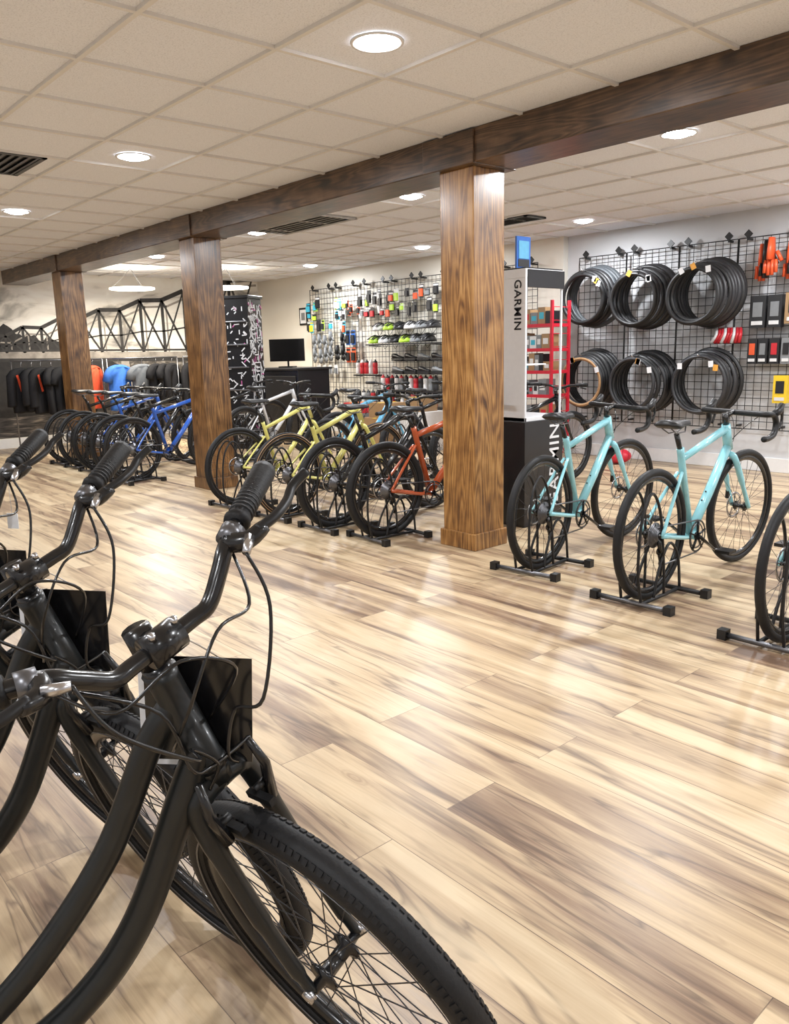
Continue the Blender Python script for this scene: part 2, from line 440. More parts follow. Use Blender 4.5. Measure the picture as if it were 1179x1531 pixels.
for yy in (5.2, 7.0):
    b.poly([(xm + 0.003, yy, 0.75), (xm + 0.003, yy + 0.2, 0.75), (xm + 0.003, yy + 0.16, dz(yy) - 0.1), (xm + 0.003, yy + 0.04, dz(yy) - 0.1)], BRL)
b.obj("bridge_mural")

# ---------------------------------------------------------------- bicycles
def wheel(b, c, r, tr, side=None, disc=True, cass=False, nsp=26, seg=56, knob=False):
    c = Vector(c)
    R = r - tr
    prof = []
    k = 16 if knob else 10
    for i in range(k):
        a = 2 * pi * i / k
        q = tr * (1.0 if not knob else (1.0 if (i % 2 or cos(a) < 0.2) else 0.93))
        prof.append((R + q * cos(a), q * sin(a)))
    b.lathe(c, prof, RUB, seg)
    if side:
        for s_ in (-1, 1):
            b.lathe(c, [(R - tr * .55, s_ * tr * .92), (R + tr * .5, s_ * tr * .95), (R + tr * .5, s_ * tr * .80), (R - tr * .55, s_ * tr * .75)], side, seg)
    ri = R - tr
    b.lathe(c, [(ri + 0.008, -tr * .6), (ri + 0.008, tr * .6), (ri - 0.014, tr * .45), (ri - 0.024, 0), (ri - 0.014, -tr * .45)], BLK, seg)
    b.lathe(c, [(0.0001, -0.055), (0.008, -0.055), (0.010, -0.034), (0.026, -0.032), (0.026, -0.026), (0.013, -0.022), (0.013, 0.022), (0.026, 0.026), (0.026, 0.032), (0.010, 0.034), (0.008, 0.055), (0.0001, 0.055)], BLK, 14, closed=False)
    for i in range(nsp):
        a = 2 * pi * i / nsp; s_ = 1 if i % 2 else -1
        da = 0.9 * (1 if (i // 2) % 2 else -1)
        p0 = c + Vector((0.024 * cos(a + da), s_ * 0.029, 0.024 * sin(a + da)))
        p1 = c + Vector(((ri - 0.018) * cos(a), 0, (ri - 0.018) * sin(a)))
        b.tube([p0, p1], 0.0013, SPK, 3, caps=False)
    if disc:
        b.lathe(c, [(0.064, 0.040), (0.078, 0.040), (0.078, 0.042), (0.064, 0.042)], SIL, 30)
        for i in range(5):
            a = i * 2 * pi / 5
            b.tube([c + Vector((0.02 * cos(a), 0.041, 0.02 * sin(a))), c + Vector((0.066 * cos(a + .4), 0.041, 0.066 * sin(a + .4)))], 0.003, GRY, 4)
    if cass:
        for i, rr in enumerate((0.066, 0.058, 0.051, 0.044, 0.038, 0.032, 0.026)):
            y = -0.018 - 0.0045 * i
            b.lathe(c, [(0.012, y), (rr, y), (rr, y - 0.002), (0.012, y - 0.002)], GRY, 24)

def saddle(b, x, z, L=0.26, W=0.07):
    rings = []
    for i, (t, w, h) in enumerate([(0, .55, .35), (.06, .95, .8), (.18, 1.0, 1), (.35, .85, .95), (.5, .5, .8), (.7, .28, .7), (.9, .24, .6), (1.0, .12, .3)]):
        xx = x - L * 0.45 + L * t; w *= W; hh = 0.022 * h; zc = z + 0.006 * (1 - t) + (0.008 if t < .1 else 0)
        rings.append([(xx, w * cos(a), zc + hh * sin(a) - (0.012 * abs(cos(a)) ** 2)) for a in [2 * pi * k / 12 for k in range(12)]])
    b.loft(rings, SAT)
    for s_ in (-1, 1):
        b.tube([(x - L * .35, s_ * .025, z - .015), (x - .03, s_ * .022, z - .045), (x + .06, s_ * .02, z - .042), (x + L * .4, 0, z - .012)], 0.0035, GRY, 5)

def crankset(b, BB, rr=0.088, ang=-0.6):
    B = Vector(BB)
    b.lathe(B, [(0.020, -0.05), (0.024, 0.045), (0.0001, 0.05)], BLK, 14, closed=False)
    b.lathe(B + Vector((0, -0.047, 0)), [(rr - 0.010, 0), (rr, 0), (rr, 0.003), (rr - 0.010, 0.003)], BLK, 36)
    b.lathe(B + Vector((0, -0.043, 0)), [(rr * .7, 0), (rr * .78, 0), (rr * .78, 0.003), (rr * .7, 0.003)], GRY, 30)
    for i in range(5):
        a = i * 2 * pi / 5 + .3
        b.tube([B + Vector((0, -.045, 0)), B + Vector(((rr - .004) * cos(a), -.046, (rr - .004) * sin(a)))], 0.008, BLK, 6, flat=.5)
    for s_, a in ((-1, ang), (1, ang + pi)):
        e = B + Vector((0.165 * cos(a), s_ * 0.075, 0.165 * sin(a)))
        b.tube([B + Vector((0, s_ * .055, 0)), e], [0.014, 0.010], BLK, 8, flat=.6)
        b.tube([e, e + Vector((0, s_ * .02, 0))], 0.006, SIL, 6)
        b.box(e + Vector((0, s_ * .065, 0)), (0.085, 0.08, 0.016), SAT)

def drivetrain(b, BB, RA, rr=0.088, rc=0.04):
    B = Vector(BB) + Vector((0, -.046, 0)); A = Vector(RA) + Vector((0, -.034, 0))
    d1 = A + Vector((0.02, 0, -.085)); d2 = A + Vector((0.045, 0, -.15))
    b.tube([B + Vector((0, 0, rr)), A + Vector((0, 0, rc))], 0.0045, GRY, 4)
    b.tube([B + Vector((0, 0, -rr)), d2 + Vector((0, 0, -.015))], 0.0045, GRY, 4)
    b.tube([d1, d2], 0.011, BLK, 6, flat=.4)
    for d in (d1, d2): b.lathe(d, [(0.0001, -.004), (0.018, -.004), (0.018, .004), (0.0001, .004)], BLK, 12, closed=False)
    b.tube([A + Vector((0, -.01, -.02)), d1 + Vector((0, -.01, 0))], 0.013, BLK, 6)

def road_bike(name, loc, heading, fm, bar='drop', side=None, steer=0.0, r=0.335, bigf=1.0, seat_up=0.0, low=0.0):
    b = MB()
    RA = Vector((0, 0, r)); BB = Vector((.40, 0, r - .07)); SC = Vector((.265 + low * .2, 0, .72 - low)); SD = Vector((.20, 0, .875 + seat_up))
    HT = Vector((.755, 0, .83)); HB = Vector((.800, 0, .69)); FA = Vector((.985, 0, r))
    tr = .020 if bar == 'drop' else .027
    wheel(b, RA, r, tr, side, cass=True)
    k = bigf
    b.tube([BB, SC, SC + (SC - BB) * .06], [.017 * k, .015 * k, .016 * k], fm, 10)
    b.tube([SC + Vector((0, 0, -.035)), HT + Vector((0, 0, -.025))], [.014 * k, .018 * k], fm, 10)
    b.tube([BB, BB.lerp(HB, .5), HB + Vector((-.004, 0, .02))], [.020 * k, .021 * k, .020 * k], fm, 10)
    b.tube([HB, HT], [.022 * k, .019 * k], fm, 12)
    b.lathe(BB, [(0.0001, -.036), (.023, -.036), (.023, .036), (0.0001, .036)], fm, 14, closed=False)
    for s_ in (-1, 1):
        b.tube(cat([BB + Vector((-.01, s_ * .02, 0)), BB + Vector((-.12, s_ * .038, .01)), RA + Vector((0, s_ * .062, 0))], 4), .0095 * k, fm, 8)
        b.tube(cat([SC + Vector((0, s_ * .012, -.10)), SC.lerp(RA, .45) + Vector((0, s_ * .035, -.05)), RA + Vector((0, s_ * .062, 0))], 4), .0075 * k, fm, 8)
    b.tube([SC, SD + Vector((0.01, 0, -.05))], .0135, BLK, 10)
    saddle(b, SD.x, SD.z)
    crankset(b, BB); drivetrain(b, BB, RA)
    b.box(RA + Vector((.07, .055, .06)), (.04, .02, .05), BLK)
    for t in (.35, .45): b.ball(BB.lerp(HB, t) + Vector((-.016, 0, .018)) * k, (.005, .005, .005), BLK, 6, 4)
    ax = (HT - HB).normalized()
    M = Matrix.Translation(HB) @ Matrix.Rotation(steer, 4, ax) @ Matrix.Translation(-HB)
    b.M = M
    wheel(b, FA, r, tr, side)
    cr = HB - ax * .03
    for s_ in (-1, 1):
        b.tube(cat([cr + Vector((0, 0, 0)), cr + Vector((.012, s_ * .036, -.03)), cr.lerp(FA, .55) + Vector((0, s_ * .048, -.01)), FA + Vector((0, s_ * .052, 0))], 5), [.016 * k] * 5 + [.014 * k] * 5 + [.010 * k] * 6, fm, 8)
    b.box(FA + Vector((-.05, .052, .07)), (.03, .02, .05), BLK)
    ST = HT + ax * .05
    b.tube([HT, ST + ax * .015], .017, BLK, 10)
    if bar == 'drop':
        C = ST + Vector((.085, 0, .015)); w = .20
        b.tube([ST, C], .016, BLK, 8)
        for s_ in (-1, 1):
            pth = cat([C, C + Vector((0, s_ * .10, 0)), C + Vector((.005, s_ * w * .93, 0)), C + Vector((.055, s_ * w, -.006)), C + Vector((.088, s_ * w, -.05)), C + Vector((.068, s_ * (w + .004), -.105)), C + Vector((.015, s_ * (w + .008), -.125)), C + Vector((-.045, s_ * (w + .01), -.128))], 5)
            b.tube(pth, .0165, SAT, 8)
            h0 = C + Vector((.058, s_ * w, 0))
            b.tube([h0, h0 + Vector((.045, 0, .014)), h0 + Vector((.075, 0, .05))], [.020, .021, .016], SAT, 8)
            b.tube(cat([h0 + Vector((.07, 0, .025)), h0 + Vector((.088, 0, -.03)), h0 + Vector((.065, 0, -.09))], 4), .008, BLK, 6)
            b.tube(cat([h0 + Vector((.03, 0, 0)), C + Vector((.11, s_ * .08, -.03)), HB + Vector((.05, 0, .06)), HB], 5), .0025, BLK, 4)
    else:
        C = ST + Vector((.06, 0, .02)); b.tube([ST, C], .014, BLK, 8)
        for s_ in (-1, 1):
            b.tube(cat([C, C + Vector((0, s_ * .05, 0)), C + Vector((0, s_ * .12, .02)), C + Vector((-.02, s_ * .30, .03))], 4), .012, BLK, 8)
            b.tube([C + Vector((-.013, s_ * .20, .027)), C + Vector((-.022, s_ * .32, .03))], .016, RUB, 8)
            b.tube([C + Vector((.01, s_ * .16, .02)), C + Vector((.05, s_ * .20, .0)), C + Vector((.04, s_ * .27, -.01))], .006, BLK, 6)
            b.tube(cat([C + Vector((.02, s_ * .15, .02)), C + Vector((.08, s_ * .05, .0)), HB + Vector((.04, 0, .08)), HB], 5), .0025, BLK, 4)
    b.M = Matrix.Identity(4)
    return b.obj(name, (loc[0], loc[1], 0), heading)

def stand(parent):
    b = MB()
    for s_ in (-1, 1):
        pth = cat([(-.17, s_ * .055, .025), (-.20, s_ * .050, .20), (-.17, s_ * .046, .45), (-.08, s_ * .042, .56), (.0, s_ * .044, .46), (.04, s_ * .050, .22), (.05, s_ * .055, .025)], 5)
        b.tube(pth, .0075, SAT, 7)
        pth = cat([(-.05, s_ * .055, .025), (.0, s_ * .050, .16), (.10, s_ * .046, .28), (.19, s_ * .048, .20), (.21, s_ * .055, .025)], 5)
        b.tube(pth, .0075, SAT, 7)
    for xx in (-.17, .20):
        b.tube([(xx, -.20, .02), (xx, .20, .02)], .013, GRY if xx < 0 else SAT, 8)
        for s_ in (-1, 1): b.box((xx, s_ * .205, .022), (.045, .04, .044), SAT)
    for s_ in (-1, 1): b.tube([(-.17, s_ * .055, .02), (.20, s_ * .055, .02)], .010, SAT, 7)
    o = b.obj("floor_stand"); o.parent = parent
    return o

H = pi / 2
def put(name, x, y, hd, fm, **k):
    stand(road_bike(name, (x, y), hd, fm, **k))
put("road_bicycle", -2.83, 3.60, H + .10, CEL, bigf=1.25, steer=-.15)
put("road_bicycle", -2.08, 3.53, H + .02, CEL, bigf=1.25, steer=-.1)
put("road_bicycle", -1.34, 3.42, H, CEL, bigf=1.25)
put("hybrid_bicycle", -4.10, 3.51, H - .05, ORG, bar='flat', bigf=1.35)
put("hybrid_bicycle", -4.62, 3.46, H, BLK, bar='flat', bigf=1.3, low=.06)
put("gravel_bicycle", -5.22, 3.45, H + .05, YEL, side=TAN, bigf=1.25, low=.05)
put("gravel_bicycle", -5.94, 3.44, H + .05, YEL, bigf=1.05, low=.05)
put("road_bicycle", -7.94, 3.37, H + .1, BLU, bigf=1.2)
put("road_bicycle", -8.50, 3.45, H + .1, BLK, bigf=1.2)
put("road_bicycle", -9.02, 3.45, H + .1, BLU, bigf=1.1)
put("road_bicycle", -9.50, 3.45, H + .1, GUN, bigf=1.2)
put("road_bicycle", -9.98, 3.45, H + .1, BLK, bigf=1.2)
put("hybrid_bicycle", -8.35, 4.95, H + .1, WHP, bar='flat', bigf=1.2)
put("hybrid_bicycle", -9.2, 4.95, H + .1, BLK, bar='flat', bigf=1.2)
put("hybrid_bicycle", -6.6, 5.0, H + .1, SKY, bar='flat', bigf=1.3)
put("hybrid_bicycle", -5.9, 5.3, H + .05, BLK, bar='flat', bigf=1.3)
put("hybrid_bicycle", -5.2, 5.3, H + .05, PUR, bar='flat', bigf=1.3)
put("hybrid_bicycle", -4.6, 5.3, H, BLK, bar='flat', bigf=1.3)

# comfort bicycles (foreground)
def comfort_bike(px, py, phi, sg, la, tag=False):
    b = MB(); r = .330; HA = radians(69)
    a = Vector((-cos(HA), 0, sin(HA))); fw = Vector((sin(HA), 0, cos(HA)))
    P0 = Vector((0, 0, r)) - fw * .045
    base = Matrix.Rotation(la, 4, 'X')
    S = base @ Matrix.Translation(P0) @ Matrix.Rotation(sg, 4, a) @ Matrix.Translation(-P0)
    b.M = base
    BB = Vector((-.62, 0, .265)); RA = Vector((-1.09, 0, r)); HTb = P0 + a * .43; HTt = P0 + a * .575
    ST = Vector((-.735, 0, .60))
    b.tube([P0 + a * .415, P0 + a * .43, HTb, HTt, P0 + a * .59], [.025, .025, .023, .023, .025], GUN, 16)
    k1 = cat([P0 + a * .535, P0 + a * .505 + Vector((-.05, 0, -.03)), (-.345, 0, .59), (-.455, 0, .435), (-.57, 0, .33), (-.68, 0, .30)], 8)
    b.tube(k1, .0200, GUN, 14)
    k2 = cat([P0 + a * .45, P0 + a * .415 + Vector((-.04, 0, -.035)), (-.31, 0, .465), (-.40, 0, .345), (-.51, 0, .272), BB], 8)
    b.tube(k2, .0240, GUN, 14)
    b.tube([BB, ST], .018, GUN, 12); b.tube([ST, (-.80, 0, .86)], .0135, SIL, 10)
    saddle(b, -.81, .90, .27, .10)
    for s_ in (-1, 1):
        b.tube(cat([BB, BB + Vector((-.15, s_ * .04, .01)), RA + Vector((0, s_ * .065, 0))], 4), .010, GUN, 8)
        b.tube(cat([(-.72, s_ * .02, .52), (-.86, s_ * .05, .47), RA + Vector((0, s_ * .065, 0))], 4), .009, GUN, 8)
    crankset(b, BB); drivetrain(b, BB, RA)
    wheel(b, RA, r, .024, cass=True, knob=True, disc=False, seg=72)
    for q in (.42, .52):
        p = k1[int(len(k1) * q)]; b.ball(p + Vector((.012, -.012, .012)), (.006, .006, .006), BLK, 8, 5)
    b.tube([(-.66, .05, .26), (-.60, .22, .02)], .008, BLK, 7)   # kickstand
    # ---- steering assembly
    b.M = S
    hub = Vector((0, 0, r))
    wheel(b, hub, r, .025, knob=True, disc=False, nsp=32, seg=120)
    for s_ in (-1, 1):
        b.lathe(hub, [(r - .041, s_ * .0235), (r - .038, s_ * .0242), (r - .038, s_ * .0225), (r - .041, s_ * .022)], GRY, 72)
    # fine shoulder tread
    for i in range(150):
        an = 2 * pi * i / 150
        for s_ in (-1, 1):
            c_ = hub + Vector(((r - .0085) * cos(an + s_ * .01), s_ * .0165, (r - .0085) * sin(an + s_ * .01)))
            b.box(c_, (.0045, .009, .008), RUB, Matrix.Rotation(-an, 3, 'Y') @ Matrix.Rotation(s_ * .75, 3, 'Z'))
    cr = P0 + a * .390
    b.tube([P0 + a * .425, cr], [.024, .022], GUN, 14)
    for s_ in (-1, 1):
        pth = cat([cr + Vector((-.002, s_ * .0, .0)), cr + Vector((.0, s_ * .035, -.004)), cr + Vector((.008, s_ * .052, -.04)), P0 + a * .20 + fw * .006 + Vector((0, s_ * .056, 0)), P0 + a * .07 + fw * .025 + Vector((0, s_ * .056, 0)), hub + Vector((0, s_ * .056, .0))], 6)
        b.tube(pth, [.019] * 7 + [.017] * 8 + [.015] * 6 + [.012] * 6 + [.009] * 4, GUN, 12)
        b.lathe(hub + Vector((0, s_ * .064, 0)), [(0.0001, -.006), (.011, -.006), (.011, .006), (0.0001, .006)], SIL, 12, closed=False)
        B0 = P0 + a * .32 + fw * .03 + Vector((0, s_ * .045, 0))
        b.tube([B0, B0 + a * .06 + fw * .01 + Vector((0, s_ * .010, 0)), B0 + a * .115 + fw * .012 + Vector((0, s_ * .002, 0))], [.010, .008, .006], BLK, 8)
        b.tube([B0 + a * .03, B0 + a * .03 + Vector((0, -s_ * .02, 0))], .006, SAT, 8)
        b.box(B0 + a * .012 + Vector((0, -s_ * .016, 0)), (.055, .012, .012), RUB, Matrix.Rotation(-.35, 3, 'Y'))
    t0 = P0 + a * .435 + fw * .042
    b.tube(cat([t0 + Vector((0, .05, 0)), t0 + Vector((0, -.02, .01)), t0 + Vector((0, -.05, .04)), P0 + a * .57 + fw * .06 + Vector((0, -.05, 0)), P0 + a * .66 + fw * .04 + Vector((0, -.12, 0))], 6), .0028, BLK, 6)
    # stem
    b.tube([HTt + a * .0, P0 + a * .60], .021, BLK, 14)
    C = P0 + a * .645 + fw * .055
    b.tube([P0 + a * .60, P0 + a * .66], [.02, .02], BLK, 12)
    b.tube([P0 + a * .635, C], [.019, .017], BLK, 12)
    b.tube([C + Vector((0, -.026, 0)), C + Vector((0, .026, 0))], .023, BLK, 14)
    for yy in (-.018, .018):
        b.tube([C + fw * .02 + a * .022 + Vector((0, yy, 0)), C + fw * .024 + a * .03 + Vector((0, yy, 0))], .005, SIL, 8)
    for s_ in (-1, 1):
        yv = Vector((0, s_, 0))
        def hb(l, u_, k_): return C + yv * l + a * u_ + fw * k_
        pth = cat([C, hb(.05, 0, 0), hb(.080, .004, .004), hb(.115, .034, .006), hb(.145, .058, .002), hb(.20, .074, -.018), hb(.298, .090, -.066)], 6)
        b.tube(pth, .0118, BLK, 12)
        g0 = hb(.180, .070, -.010); g1 = hb(.305, .091, -.070)
        b.tube([g0, g0.lerp(g1, .06), g0.lerp(g1, .12), g0.lerp(g1, .5), g0.lerp(g1, .92), g1], [.018, .020, .0168, .0182, .0192, .0175], RUB, 16)
        for q in range(12):
            p = g0.lerp(g1, .16 + q * .062); b.tube([p, p.lerp(g1, .03)], .0183, RUB, 14)
        c0 = hb(.150, .060, .001); c1 = hb(.172, .067, -.006)
        b.tube([c0, c1], .018, GRY, 12)
        dg = (g1 - g0).normalized()
        fo = (fw - dg * fw.dot(dg)).normalized()
        b.tube(cat([c0, c0 + fo * .030 - a * .006, c0 + fo * .052 - a * .004 + dg * .022], 3), [.015, .015, .015, .014, .013, .012, .010], BLK, 8)
        b.tube(cat([c0 + fo * .046 + dg * .010, c0 + fo * .064 + dg * .040 - a * .004, c0 + fo * .070 + dg * .075 - a * .006, c0 + fo * .072 + dg * .105 - a * .002, c0 + fo * .090 + dg * .13 + a * .002], 5), .0075, SAT, 8)
        b.tube([c0 + fo * .038 - dg * .004, c0 + fo * .042 - dg * .034 - a * .004], [.008, .006], SIL, 8)
        e = P0 + a * .50 + fw * .045 + yv * .01
        b.tube(cat([c0 + fo * .042 - dg * .034 - a * .004, c0 + fo * .05 - dg * .05 - a * .08, C + yv * .06 + fw * .06 - a * .13, e + fw * .02 + yv * .03, e - a * .06, P0 + a * .40 + yv * .028 + fw * .02], 7), .0028, BLK, 6)
        b.tube(cat([c0 - a * .012, hb(.11, -.01, .05), hb(.03, .01, .09), hb(-.04, -.06, .07), P0 + a * .47 - yv * .035 - fw * .01], 7), .0025, BLK, 6)
    # hanging spec card (hangs from the bar, facing the aisle)
    q = S @ (P0 + a * .51 + fw * .01)
    b.M = Matrix.Identity(4)
    ang = .853 - phi
    Rm = Matrix.Rotation(ang, 3, 'Z') @ Matrix.Rotation(.10, 3, 'X') @ Matrix.Rotation(.07, 3, 'Y')
    off = Vector((-sin(ang), cos(ang), 0)); sd = Vector((cos(ang), sin(ang), 0))
    q = q + off * .045 + sd * .004 - Vector((0, 0, .012))
    b.box(q, (.155, .0015, .170), CARD, Rm)
    b.box(q + off * .0018 - sd * .009 - Vector((0, 0, .009)), (.155, .001, .170), WHT, Rm)
    Cw = S @ C
    b.tube(cat([q + Rm @ Vector((.03, 0, .086)), q.lerp(Cw, .6) + Vector((.02, 0, .04)), Cw + Vector((0, 0, .012)), q.lerp(Cw, .6) - Vector((.02, 0, -.02)), q + Rm @ Vector((-.03, 0, .086))], 4), .001, SIL, 4)
    if tag:
        p = S @ (C + Vector((0, .15, 0)) + a * .05)
        b.box(p - Vector((0, 0, .095)), (.024, .002, .036), WHT, Rm)
        b.tube([p - Vector((0, 0, .078)), p + Vector((0, 0, .01))], .0006, WHT, 3)
    zs = min(v[2] for v in b.v)
    return b.obj("comfort_bicycle", mx=Matrix.Translation(Vector((px, py, -min(zs, 0.02)))) @ Matrix.Rotation(phi, 4, 'Z'))
comfort_bike(-.967, .689, 1.21, -1.06, .09)
comfort_bike(-1.45, .67, 1.21, -1.04, .09)
comfort_bike(-1.90, .665, 1.21, -1.0, .09, True)

# ---------------------------------------------------------------- gridwalls
GW = mat("gridwall_black_wire", (0.012, 0.012, 0.012), 0.4)
def gridwall(name, xc, y, gap, z0=.42, w=.61, h=1.83):
    b = MB(); n = 8; k = 24
    for i in range(n + 1):
        x = -w / 2 + w * i / n; b.tube([(x, 0, 0), (x, 0, h)], .0035 if 0 < i < n else .006, GW, 4)
    for j in range(k + 1):
        z = h * j / k; b.tube([(-w / 2, -.004, z), (w / 2, -.004, z)], .0035 if 0 < j < k else .005, GW, 4)
    for sx in (-.5, .5):
        b.box((sx * w * .7, (gap - .01) / 2, h - .01), (.02, gap + .01, .02), GW)
        b.box((sx * w * .7, -.01, h + .035), (.06, .012, .06), GW, Matrix.Rotation(pi / 4, 3, 'Y'))
        b.box((sx * w * .7, (gap - .01) / 2, .03), (.02, gap + .01, .02), GW)
    b.obj(name, (xc, y, z0))
for i in range(4): gridwall("gridwall_panel", -5.375 + .62 * i, YN - .08, .074)
YL = YN - .12 - .05
for xc in (-10.5, -9.89, -9.2, -8.59, -7.98, -7.1, -6.49): gridwall("wire_display_grid", xc, YL - .03, .104)

# ---------------------------------------------------------------- hanging tyres
TYR = [mat("tyre_black", (0.012, 0.012, 0.013), .5), mat("tyre_charcoal", (0.025, 0.025, 0.028), .45), mat("tyre_grey", (0.08, 0.09, 0.10), .5)]
OLB = mat("orange_label", (.75, .35, .05), .5)
def tyre_stack(x, z, n, grey=(), tan=None, dx=-.005):
    b = MB()
    y = YN - .125
    for i in range(n):
        R = .345 - .008 * i - random.uniform(0, .012); tr = random.choice((.019, .022, .026))
        yy = -.03 - i * .044; xo = dx * i + random.uniform(-.015, .015); zo = -R + .345 - .012 * i + random.uniform(-.012, .008)
        b.M = Matrix.Translation((xo, yy, zo)) @ Matrix.Rotation(random.uniform(-.04, .04), 4, 'Z') @ Matrix.Rotation(random.uniform(-.02, .04), 4, 'X')
        m = random.choice(TYR[:2]) if i not in grey else TYR[2]
        prof = [(R - tr + tr * cos(2 * pi * q / 12), tr * sin(2 * pi * q / 12)) for q in range(10)]
        b.lathe((0, 0, 0), prof, m, 48)
        if tan == i:
            b.lathe((0, 0, 0), [(R - 2 * tr + .004, -tr * .9), (R - tr * .6, -tr * 1.05), (R - tr * .6, -tr * .8), (R - 2 * tr + .004, -tr * .6)], TAN, 44)
    b.M = Matrix.Identity(4)
    b.tube([(0, .035, .29), (0, -.05 - n * .044, .27), (0, -.05 - n * .044, .29)], .005, SIL, 6)
    for k_ in range(3):
        R2 = Matrix.Rotation(random.uniform(-.6, .6), 3, 'Y')
        aa = random.uniform(.5, 2.4)
        b.box((.29 * cos(aa), -.065 - n * .044, .29 * sin(aa) - .06), (.05, .002, .06), OLB if k_ == 1 else WHT, R2)
    b.obj("hanging_tyres", (x, y, z))
tyre_stack(-5.36, 1.80, 7, (0, 1, 2))
tyre_stack(-4.70, 1.76, 8)
tyre_stack(-4.00, 1.76, 9)
tyre_stack(-5.36, .90, 7, tan=6)
tyre_stack(-4.68, .88, 8)
tyre_stack(-4.00, .88, 6, tan=1)

# ---------------------------------------------------------------- accessories
def pc(name, c, r=.4): return mat(name, c, r, var=.05)
C_ = dict(red=pc("pack_red", (.5, .02, .03)), org=pc("pack_orange", (.72, .10, .03)), neo=pc("pack_neon", (.42, .65, .05)), blu=pc("pack_blue", (.02, .12, .45)),
          blk=pc("pack_black", (.015, .015, .017)), wht=pc("pack_white", (.68, .68, .68)), gry=pc("pack_grey", (.20, .21, .22)), brn=pc("pack_kraft", (.32, .2, .1)), yel=pc("pack_yellow", (.8, .55, .03)), cya=pc("pack_cyan", (.05, .4, .55)))
def pack(b, x, y, z, w, h, m, m2):
    b.box((x, y - .008, z), (w, .003, h), m)
    b.box((x, y - .022, z - h * .1), (w * .7, .028, h * .55), m2)
    b.box((x, y - .0105, z + h * .36), (w * .9, .002, h * .14), random.choice((C_['wht'], C_['blk'], m2)))
    b.tube([(x, yg + .008, z + h * .45), (x, y - .05, z + h * .47)], .003, SIL, 4)
def glove(b, x, y, z, m, s=1.0):
    b.tube([(x, y, z + .09 * s), (x, y, z + .03 * s), (x, y, z - .02 * s)], [.028 * s, .036 * s, .038 * s], m, 8, flat=.45)
    for i in range(4):
        xx = x + (-.027 + .018 * i) * s; b.tube([(xx, y, z - .02 * s), (xx + (i - 1.5) * .003, y, z - (.085 + (.012 if i in (1, 2) else 0)) * s)], .009 * s, m, 6)
    b.tube([(x + .03 * s, y, z + .02 * s), (x + .056 * s, y, z - .03 * s)], .010 * s, m, 6)
def helmet(b, x, y, z, m, s=1.0):
    rings = []
    for i in range(9):
        t = i / 8; xx = (-.13 + .26 * t) * s; q = sqrt(max(.02, 1 - (2 * t - 1) ** 2 * .95))
        rings.append([(x + .085 * q * s * cos(pi * j / 10) * 1.0, y + xx, z + .11 * q * s * sin(pi * j / 10)) for j in range(11)])
    b.loft(rings, m, caps=True)
    for j in (-2, -1, 0, 1, 2):
        b.tube(cat([(x + .03 * j * s, y - .11 * s, z + .055 * s), (x + .034 * j * s, y - .03 * s, z + (.112 - .008 * abs(j) ** 1.5) * s), (x + .03 * j * s, y + .08 * s, z + .09 * s)], 4), .008 * s, C_['blk'], 5)
    b.tube(cat([(x - .07 * s, y, z), (x, y - .02, z - .08 * s), (x + .07 * s, y, z)], 5), .004, C_['blk'], 4)
def shoe(b, x, y, z, m, s=1.0):
    rings = []
    for t, w, h in ((0, .6, .95), (.15, .8, 1.0), (.35, .75, .95), (.55, .85, .65), (.8, 1, .45), (.95, .8, .32), (1, .4, .2)):
        xx = x + (t - .5) * .27 * s; w *= .045 * s; h *= .085 * s
        rings.append([(xx, y + w * cos(a), z + h * .5 + h * .5 * sin(a)) for a in [2 * pi * k / 10 for k in range(10)]])
    b.loft(rings, m); b.box((x, y, z), (.27 * s, .075 * s, .014), C_['blk'])
def bottle(b, x, y, z, m, m2):
    b.lathe((x, y, z), [(0.0001, 0), (.034, 0), (.036, .01), (.036, .08), (.031, .095), (.036, .11), (.036, .15), (.030, .165)], m, 14, 'z', False)
    b.lathe((x, y, z + .165), [(.031, 0), (.031, .02), (.012, .026), (.012, .045), (.0001, .045)], m2, 14, 'z', False)
def pegshelf(b, x0, x1, y, z, d=.26):
    b.box(((x0 + x1) / 2, y - d / 2, z), (x1 - x0, d, .018), C_['blk'])
    for x in (x0 + .05, x1 - .05): b.tube([(x, y, z - .02), (x, y - d * .9, z - .012)], .006, GW, 5)
yg = YL - .05
ks = ['blk', 'blk', 'gry', 'wht', 'red', 'org', 'neo', 'blu', 'cya', 'wht', 'blk', 'yel']
b = MB()
x = -10.78
while x < -9.62:
    for z in (2.0, 1.83, 1.68):
        if random.random() < .25: continue
        w = random.uniform(.06, .12); hh = random.uniform(.10, .19)
        pack(b, x, yg - random.uniform(0, .08), z + random.uniform(-.05, .04), w, hh, C_[random.choice(('wht', 'wht', 'wht', 'blk', 'gry', 'wht', 'cya', 'blk', 'neo'))], C_[random.choice(ks)])
    x += random.uniform(.09, .15)
for i in range(6):
    if random.random() < .8: pack(b, -9.85 + i * .07, yg - .02 * i % .07, random.uniform(1.8, 2.02), .07, .13, C_[random.choice(('wht', 'org', 'yel'))], C_['blk'])
b.obj("hanging_accessory_packs")
b = MB()
for i in range(6):
    for z in (1.45, 1.24):
        if (i, z) in ((4, 1.45),): continue
        glove(b, -10.66 + i * .15 + random.uniform(-.02, .02), yg - .04, z + random.uniform(-.03, .03), C_['gry'] if i < 4 else C_['blk'], 1.25)
for i in range(4): pack(b, -10.6 + i * .15, yg, 1.0, .09, .15, C_['wht'], C_['gry'])
for i in range(2):
    for z in (1.48, 1.22): pack(b, -9.82 + i * .13, yg, z, .10, .22, C_['blu'] if z > 1.3 else C_['org'], C_['blk'])
b.obj("hanging_gloves")
b = MB()
x = -9.42
